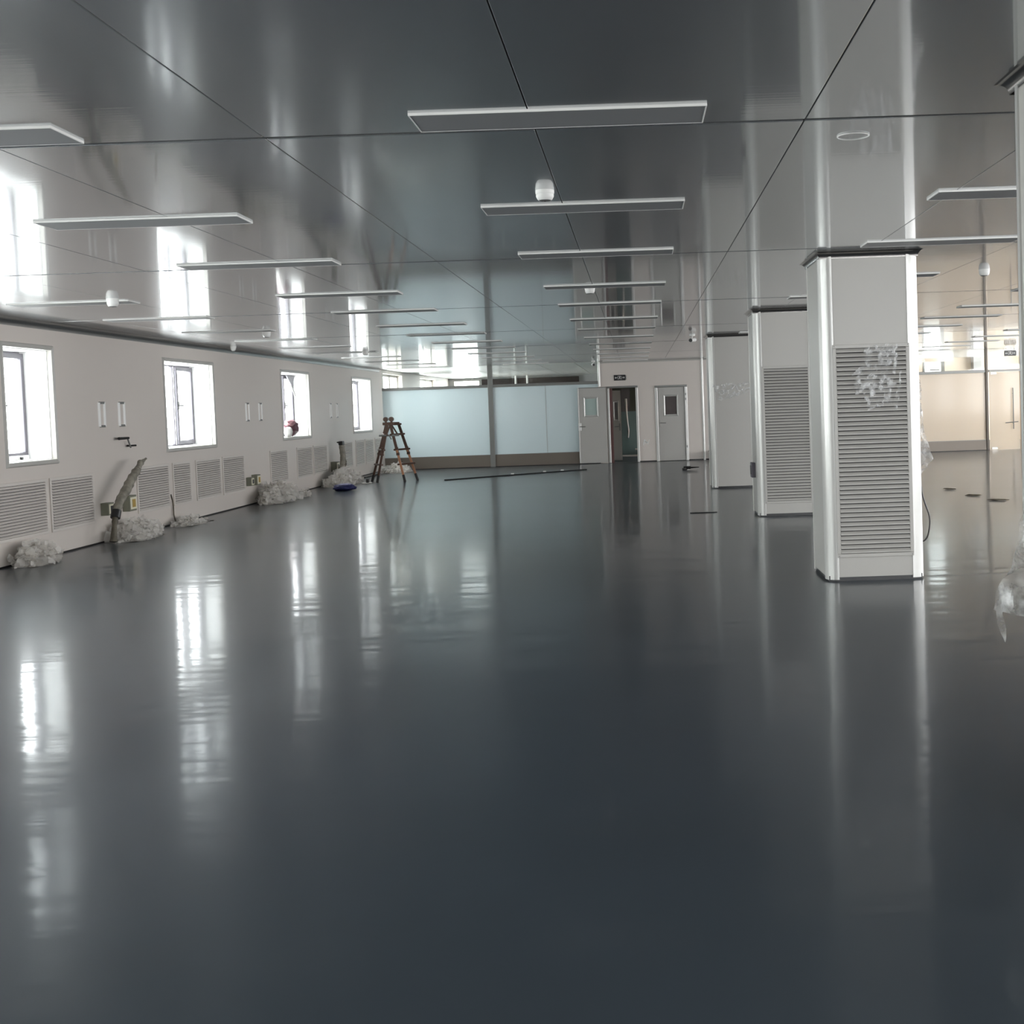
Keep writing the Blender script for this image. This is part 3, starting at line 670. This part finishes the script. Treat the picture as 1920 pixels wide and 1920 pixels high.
# window-sill objects
t = thing('cloth_bundle', 'crumpled maroon and pink bundle lying on the sill of the third window', 'bundle', (XL-0.15, 24.83, 1.15))
def blob(rx, ry, rz, amp, seed, n=3):
    bm = bmesh.new(); bmesh.ops.create_icosphere(bm, subdivisions=n, radius=1)
    mb = MB(); bm.verts.ensure_lookup_table()
    vs = []
    for v in bm.verts:
        p = v.co.copy(); k = 1+amp*noise.noise(p*2.1+Vector((seed, 0, 0)))+amp*0.5*noise.noise(p*5+Vector((0, seed, 0)))
        vs.append((p.x*rx*k, p.y*ry*k, p.z*rz*k))
    mb.add(vs, [tuple(v.index for v in f.verts) for f in bm.faces]); bm.free(); return mb
def shift(mb, d): mb.v = [(a+d[0], b+d[1], c+d[2]) for (a, b, c) in mb.v]; return mb
shift(blob(0.11, 0.34, 0.135, 0.35, 2.0), (0.0, 0.06, 0.15)).build('dark_side', 'maroon', t, smooth=1.0)
shift(blob(0.085, 0.24, 0.07, 0.3, 4.0), (0.035, -0.12, 0.25)).build('pink_top', 'pink', t, smooth=1.0)
t2 = blob(0.075, 0.14, 0.10, 0.2, 6.0).build('plastic_bag', 'bright', None, smooth=1.0); t2.location = (XL-0.07, 24.40, 1.225)
tag(t2, 'small white plastic bag on the window sill in front of the maroon bundle', 'bag')
t = thing('window_stay', 'bent grey window stay hanging in the top corner of the third window', 'window stay', (XL-0.30, 25.5, 2.4))
MB().add([(0, -0.35, -0.02), (0, 0.25, -0.02), (0, -0.02, -0.22), (0.03, -0.35, -0.02), (0.03, 0.25, -0.02), (0.03, -0.02, -0.22)], [(0, 1, 2), (3, 5, 4), (0, 3, 4, 1), (1, 4, 5, 2), (2, 5, 3, 0)]).build('bracket', 'frame', t)
MB().tube([(0.015, -0.02, -0.2), (0.06, 0.12, -0.45)], 0.014, 8).build('arm', 'rail', t)
t = thing('latch_block', 'small white latch block with dark knob at the foot of the first window frame', 'latch', (XL-0.30, 14.05, 1.12))
MB().box(-0.03, 0.05, -0.12, 0.3, 0, 0.06).build('block', 'bright', t, bevel=0.006)
MB().tube([(0.05, 0.1, 0.03), (0.075, 0.1, 0.03)], 0.016, 10).build('knob', 'black', t)

# ------------------------------------------------------------------ crumpled plastic film
def heap(label, x, y, lx, ly, h, n, seed, mt='heap'):
    xm = XL+0.035-x
    """a low pile of crumpled film sheets, densest at its middle"""
    rnd = random.Random(seed); mb = MB()
    # crumpled mound
    def fn(u, v):
        px, py = (u-0.5)*2, (v-0.5)*2; d = min(1.0, math.hypot(px, py)); f = (1-d**2.2)
        c = 0.5+0.9*abs(noise.noise(Vector((px*3+seed, py*3, seed))))+0.5*noise.noise(Vector((px*8, py*8+seed, 1)))
        e = 1+0.25*noise.noise(Vector((math.atan2(py, px)*1.5, seed, 3)))
        return (max(xm, px*lx/2*e*0.8), py*ly/2*e*0.85, max(0.0, f*h*c*0.6))
    mb.grid(fn, 26, 26)
    for k in range(n*4):                                             # loose sheets
        a = rnd.uniform(0, 2*PI); r = rnd.uniform(0, 0.85)**0.8; bx, by = r*math.cos(a)*lx/2, r*math.sin(a)*ly/2
        s = rnd.uniform(0.18, 0.5)*h; R = Matrix.Rotation(rnd.uniform(0, 6.3), 4, 'Z') @ Matrix.Rotation(rnd.uniform(0.4, 1.5), 4, 'X') @ Matrix.Rotation(rnd.uniform(-1, 1), 4, 'Y')
        bz = h*(1-r*r)*rnd.uniform(0.15, 0.85); sd = rnd.uniform(0, 99)
        def fs(u, v):
            p = Vector(((u-0.5)*2*s, (v-0.5)*1.4*s, 0.8*s*noise.noise(Vector((u*2.5+sd, v*2.5, 0)))+0.35*s*noise.noise(Vector((u*8, v*8+sd, 0)))))
            q = R @ p; return (max(xm, bx+q.x), by+q.y, max(0.002, bz+q.z))
        mb.grid(fs, 6, 6)
    o = mb.build('film_heap', mt, None, smooth=0.5); o.location = (x, y, 0)
    return tag(o, label, 'plastic film', 'crumpled plastic film heaps along the wall')
heap('crumpled grey plastic film heap on the floor at the left edge of the view', -6.68, 13.45, 0.38, 0.75, 0.27, 24, 1)
heap('dirty crumpled film heap around the foot of the leaning wrapped pipe', -6.62, 16.05, 0.50, 1.30, 0.26, 40, 2)
heap('low flat film heap below the thin hanging cable', -6.63, 18.0, 0.44, 1.10, 0.13, 22, 3)
heap('biggest fluffy film heap below the lone louvre grille and socket boxes', -6.56, 22.15, 0.60, 1.6, 0.34, 46, 4)
heap('small round wad of film lying alone on the floor before the third window', -6.40, 23.3, 0.26, 0.34, 0.16, 10, 5)
heap('wide white film heap at the foot of the upright wrapped pipe', -6.52, 26.9, 0.62, 2.3, 0.34, 46, 6)
heap('white film heap by the corner behind the ladder', -6.25, 31.5, 0.75, 0.8, 0.24, 26, 7)

def film(name, label, left, right, plane, amp, seed, mt='film', nu=14, nv=36, ragged=0.0):
    """draped sheet between two border polylines given as (a, z); plane maps (a, z, depth) to space"""
    def lerp_poly(P, v):
        u = v*(len(P)-1); i = min(int(u), len(P)-2); f = u-i
        return (P[i][0]*(1-f)+P[i+1][0]*f, P[i][1]*(1-f)+P[i+1][1]*f)
    def fn(u, v):
        a, b = lerp_poly(left, v), lerp_poly(right, v)
        p, z = a[0]*(1-u)+b[0]*u, a[1]*(1-u)+b[1]*u
        e = ragged*noise.noise(Vector((v*14, seed, u*9)))
        dd = amp*(0.7*abs(noise.noise(Vector((p*9+seed, z*5, 0))))+0.5*noise.noise(Vector((p*25, z*18+seed, 1))))
        return plane(p+e, z+e*0.7, dd)
    o = MB().grid(fn, nu, nv).build(name, mt, None, smooth=0.35)
    return tag(o, label, 'plastic film')
film('film_sheet', 'big sheet of clear film hanging from the nearest column at the right edge',
     [(1.475, 1.30), (1.44, 1.15), (1.425, 1.0), (1.40, 0.93), (1.365, 0.84), (1.325, 0.74), (1.318, 0.70)], [(1.525, 1.32), (1.525, 1.18), (1.525, 1.05), (1.525, 0.9), (1.525, 0.82), (1.525, 0.74), (1.525, 0.66)],
     lambda p, z, d: (p, 4.60-d, z), 0.10, 1.0, 'film_big', nu=22, nv=60)
film('film_sheet', 'torn pointed flap of film drooping off the nearest column',
     [(1.318, 0.72), (1.322, 0.66), (1.345, 0.60), (1.350, 0.585)], [(1.352, 0.73), (1.345, 0.69), (1.362, 0.63), (1.354, 0.583)],
     lambda p, z, d: (p, 4.585-d, z), 0.04, 2.0, 'film_big', nu=8, nv=30)
film('film_sheet', 'lower strip of milky film clinging to the foot of the nearest column',
     [(1.512, 0.70), (1.47, 0.62), (1.45, 0.52), (1.47, 0.47), (1.50, 0.40), (1.497, 0.37), (1.515, 0.32)], [(1.528, 0.7), (1.528, 0.62), (1.528, 0.54), (1.528, 0.47), (1.528, 0.41), (1.528, 0.37), (1.528, 0.32)],
     lambda p, z, d: (p, 4.62-d, z), 0.05, 3.0, 'film_big', nu=10, nv=50)
film('film_sheet', 'clear film draped down the right side of the louvred column with torn scraps',
     [(2.352, 1.80), (2.352, 1.6), (2.352, 1.4), (2.352, 1.2), (2.352, 1.0), (2.352, 0.85), (2.352, 0.72)], [(2.375, 1.75), (2.43, 1.62), (2.43, 1.45), (2.44, 1.25), (2.48, 1.10), (2.51, 0.98), (2.44, 0.90)],
     lambda p, z, d: (p, 10.5-d, z), 0.09, 4.0, 'film_big', nu=16, nv=60)
film('film_sheet', 'small clear film scrap hanging low on the right side of the louvred column',
     [(2.352, 0.86), (2.352, 0.75), (2.352, 0.62)], [(2.375, 0.84), (2.40, 0.70), (2.385, 0.60)], lambda p, z, d: (p, 10.45-d, z), 0.03, 5.0, 'film_thin', 8, 20, 0.012)
film('film_scrap', 'wrinkled clear film scrap stuck over the top slats of the louvre grille',
     [(1.90, 1.94), (1.86, 1.82), (1.80, 1.70), (1.79, 1.60), (1.87, 1.52), (1.92, 1.44)], [(2.14, 1.95), (2.12, 1.82), (2.11, 1.72), (2.12, 1.62), (2.13, 1.54), (2.10, 1.46)],
     lambda p, z, d: (p, 10.112-d*0.5, z), 0.05, 6.0, 'film_stick', 30, 50, 0.08)
film('film_scrap', 'thin curled film strand standing on the right of the louvre grille',
     [(2.135, 1.95), (2.12, 1.82), (2.10, 1.72)], [(2.15, 1.95), (2.14, 1.82), (2.125, 1.70)], lambda p, z, d: (p, 10.085-d, z), 0.03, 7.0, 'film', 6, 30, 0.008)
film('film_scrap', 'forked film strand on the right of the louvre grille, lower one',
     [(2.16, 1.73), (2.15, 1.62), (2.11, 1.46), (2.105, 1.40)], [(2.17, 1.73), (2.165, 1.62), (2.15, 1.50), (2.125, 1.40)], lambda p, z, d: (p, 10.085-d, z), 0.03, 8.0, 'film', 6, 30, 0.008)
film('film_scrap', 'torn clear film band stuck across the front of the plain far column',
     [(1.36, 1.84), (1.37, 1.76), (1.42, 1.66), (1.45, 1.55)], [(2.04, 1.86), (2.05, 1.78), (2.0, 1.70), (1.75, 1.62)],
     lambda p, z, d: (p, 21.69-d*0.6, z), 0.06, 9.0, 'film_stick', 40, 26, 0.09)

# ------------------------------------------------------------------ ladder
t = thing('step_ladder', 'bronze telescopic A-frame ladder standing by the blue frosted partition', 'ladder', (-5.52, 27.2, 0))
def rail(mb, a, b, w_, d_):
    a, b = Vector(a), Vector(b); z = (b-a).normalized(); y = Vector((0, 1, 0)); x = y.cross(z).normalized(); y = z.cross(x); L_ = (b-a).length
    mt = Matrix((x, y, z)).transposed().to_4x4(); mt.translation = a
    return mb.box(-w_/2, w_/2, -d_/2, d_/2, 0, L_, mt)
for s in (-1, 1):
    foot_n, foot_f = (s*0.29, 0.0, 0.09), (s*0.49, 0.42, 0.09)
    top_n, top_f = (s*0.03, 0.0, 1.30), (s*0.13, 0.42, 1.30)
    def at(a, b, f): return Vector(a).lerp(Vector(b), f)
    low = 'orange' if s > 0 else 'bronze'
    for (ft, tp) in ((foot_n, top_n), (foot_f, top_f)):
        rail(MB(), at(ft, tp, 0.42), tp, 0.062, 0.03).build('upper_rail', 'bronze', t, bevel=0.006)
        rail(MB(), ft, at(ft, tp, 0.55), 0.048, 0.045).build('lower_rail', low, t, bevel=0.005)
        rail(MB(), at(ft, tp, -0.075), at(ft, tp, 0.06), 0.055, 0.055).build('foot', 'black', t, bevel=0.01)
    for f in (0.25, 0.52, 0.80, 0.985):
        a, b = at(foot_n, top_n, f), at(foot_f, top_f, f); e = (b-a).normalized()*0.05+Vector((s*0.03, 0, 0))
        MB().tube([a-e, b+e], 0.022, 10).build('rung', 'bronze', t, smooth=0.6)
    for f in (0.44, 0.54):
        for (ft, tp) in ((foot_n, top_n), (foot_f, top_f)):
            p = at(ft, tp, f); MB().box(p.x-0.035, p.x+0.035, p.y-0.03, p.y+0.03, p.z-0.03, p.z+0.03).build('lock_collar', 'bronze', t, bevel=0.008)
    MB().tube([(s*0.062, -0.06, 1.40), (s*0.062, 0.05, 1.40)], 0.05, 12).box(s*0.062-0.022, s*0.062+0.022, -0.02, 0.02, 1.30, 1.37).build('top_roller', 'bronze', t, smooth=0.6)
MB().box(-0.13, 0.13, -0.045, -0.015, 1.27, 1.33).box(-0.15, 0.15, 0.43, 0.46, 1.27, 1.33).build('hinge_plate', 'bronze', t, bevel=0.006)
MB().tube([(-0.22, -0.02, 1.04), (0.22, -0.02, 1.04)], 0.022, 10).tube([(0.0, -0.02, 1.04), (0.05, -0.03, 0.95)], 0.014, 8).build('spreader_bar', 'rail', t, smooth=0.6)
MB().tube([(0.04, 0.0, 1.30), (-0.06, 0.0, 1.06)], 0.018, 8).tube([(-0.03, 0.42, 1.28), (0.1, 0.42, 1.06)], 0.018, 8).build('hinge_arm', 'bronze', t, smooth=0.6)
t = thing('ladder_shoe', 'grey metal shoe plate with dark clamp lying at the left foot of the ladder', 'shoe plate', (-6.02, 27.0, 0))
MB().box(-0.10, 0.10, -0.08, 0.10, 0, 0.018).build('plate', 'steel', t, bevel=0.004)
MB().box(-0.01, 0.05, -0.03, 0.05, 0.018, 0.10).build('clamp', 'black', t, bevel=0.01)

# ------------------------------------------------------------------ things on the floor
t = thing('cloth_bundle', 'navy blue folded cloth bag on the floor left of the ladder', 'bag', (-5.96, 24.7, 0))
shift(blob(0.225, 0.17, 0.075, 0.28, 9.0), (0, 0, 0.07)).build('cloth', 'blue', t, smooth=1.0)
shift(blob(0.12, 0.08, 0.02, 0.4, 11.0), (0.03, -0.06, 0.13)).build('lilac_gleam', 'lilac', t, smooth=1.0)  # lilac reflection modelled as a coloured patch on the bag
MB().tube([(-0.2, -0.12, 0.05), (-0.05, -0.15, 0.11), (0.1, -0.13, 0.09), (0.2, -0.1, 0.04)], 0.012, 8).build('strap', 'blue', t, smooth=0.8)
t = thing('long_conduit', 'long thin dark conduit lying on the floor before the blue partition', 'conduit', (-4.33, 27.15, 0))
MB().tube([(0, 0, 0.013), (1.5, 1.26, 0.013), (3.05, 2.56, 0.013)], 0.013, 8).build('pipe', 'black', t, smooth=0.6)
for f in (0.46, 0.69, 0.82): MB().box(3.05*f-0.05, 3.05*f+0.02, 2.56*f-0.03, 2.56*f+0.04, 0.024, 0.05).build('clip', 'bright', t, bevel=0.006)
tag(MB().box(0.68, 1.055, 16.94, 16.985, 0, 0.012).build('black_strip', 'black'), 'short black strip lying on the floor between the two farther columns', 'strip')
tag(MB().box(-6.60, -6.56, 29.3, 30.95, 0, 0.03).build('black_strip', 'black'), 'black strip lying on the floor along the wall behind the ladder', 'strip')
t = thing('power_drill', 'small black drill lying on the floor before the closed door', 'tool', (1.10, 28.2, 0), -0.3)
MB().tube([(-0.08, 0, 0.045), (0.08, 0, 0.05)], 0.035, 10).build('body', 'black', t, smooth=0.6)
MB().tube([(0.08, 0, 0.05), (0.28, 0, 0.055)], [0.02, 0.008], 8).build('bit', 'black', t, smooth=0.6)
MB().box(-0.09, -0.01, -0.12, 0.02, 0, 0.05).build('grip', 'black', t, bevel=0.01)
t = thing('floor_box', 'small black box on the floor against the wall beside the closed door', 'box', (1.97, 32.55, 0))
MB().box(-0.11, 0.11, -0.12, 0.12, 0, 0.22).build('case', 'black', t, bevel=0.01)
MB().box(-0.12, 0.12, -0.13, 0.13, 0.22, 0.25).build('lid', 'rubber', t, bevel=0.008)
t = thing('junction_box', 'small dark grey switch box low on the left face of the second louvred column', 'box', (1.55, 16.50, 0.50))
MB().box(-0.05, 0.002, -0.09, 0.09, 0, 0.20).build('case', 'frame', t, bevel=0.006)
MB().box(-0.056, -0.05, -0.06, 0.06, 0.04, 0.16).build('cover', 'black', t, bevel=0.003)
def scrap(label, x, y, l, a, seed):
    mb = blob(l/2, 0.035, 0.010, 0.7, seed, 2); o = shift(mb, (0, 0, 0.012)).build('floor_scrap', 'wrap_dark', None, smooth=0.8)
    o.location = (x, y, 0); o.rotation_euler = (0, 0, a); return tag(o, label, 'scrap', 'dark scraps on the right-hand floor')
scrap('small dark scrap on the floor right of the louvred column, farthest of three', 4.96, 19.65, 0.24, -0.8, 1)
scrap('thin dark scrap on the right-hand floor, middle one of three', 4.97, 18.3, 0.24, -0.5, 2)
scrap('small dark scrap on the right-hand floor, nearest of three', 5.05, 17.35, 0.28, -0.4, 3)
c = bpy.data.curves.new('black_cable', 'CURVE'); c.dimensions = '3D'; c.bevel_depth = 0.007; c.bevel_resolution = 2; c.resolution_u = 10
sp = c.splines.new('NURBS'); P = [(2.352, 0.98), (2.40, 0.93), (2.43, 0.80), (2.435, 0.68), (2.47, 0.56), (2.51, 0.46), (2.49, 0.33), (2.47, 0.27), (2.42, 0.245), (2.352, 0.27)]
sp.points.add(len(P)-1)
for i, (x, z) in enumerate(P): sp.points[i].co = (x, 10.6, z, 1)
sp.use_endpoint_u = True; sp.order_u = 4
co = bpy.data.objects.new('tmp', c); COL.objects.link(co)
dg = bpy.context.evaluated_depsgraph_get(); me = bpy.data.meshes.new_from_object(co.evaluated_get(dg)); bpy.data.objects.remove(co)
me.materials.clear(); me.materials.append(M['black'])
tag(link('black_cable', me), 'thin black cord hanging in a loop from the right side of the louvred column', 'cord')
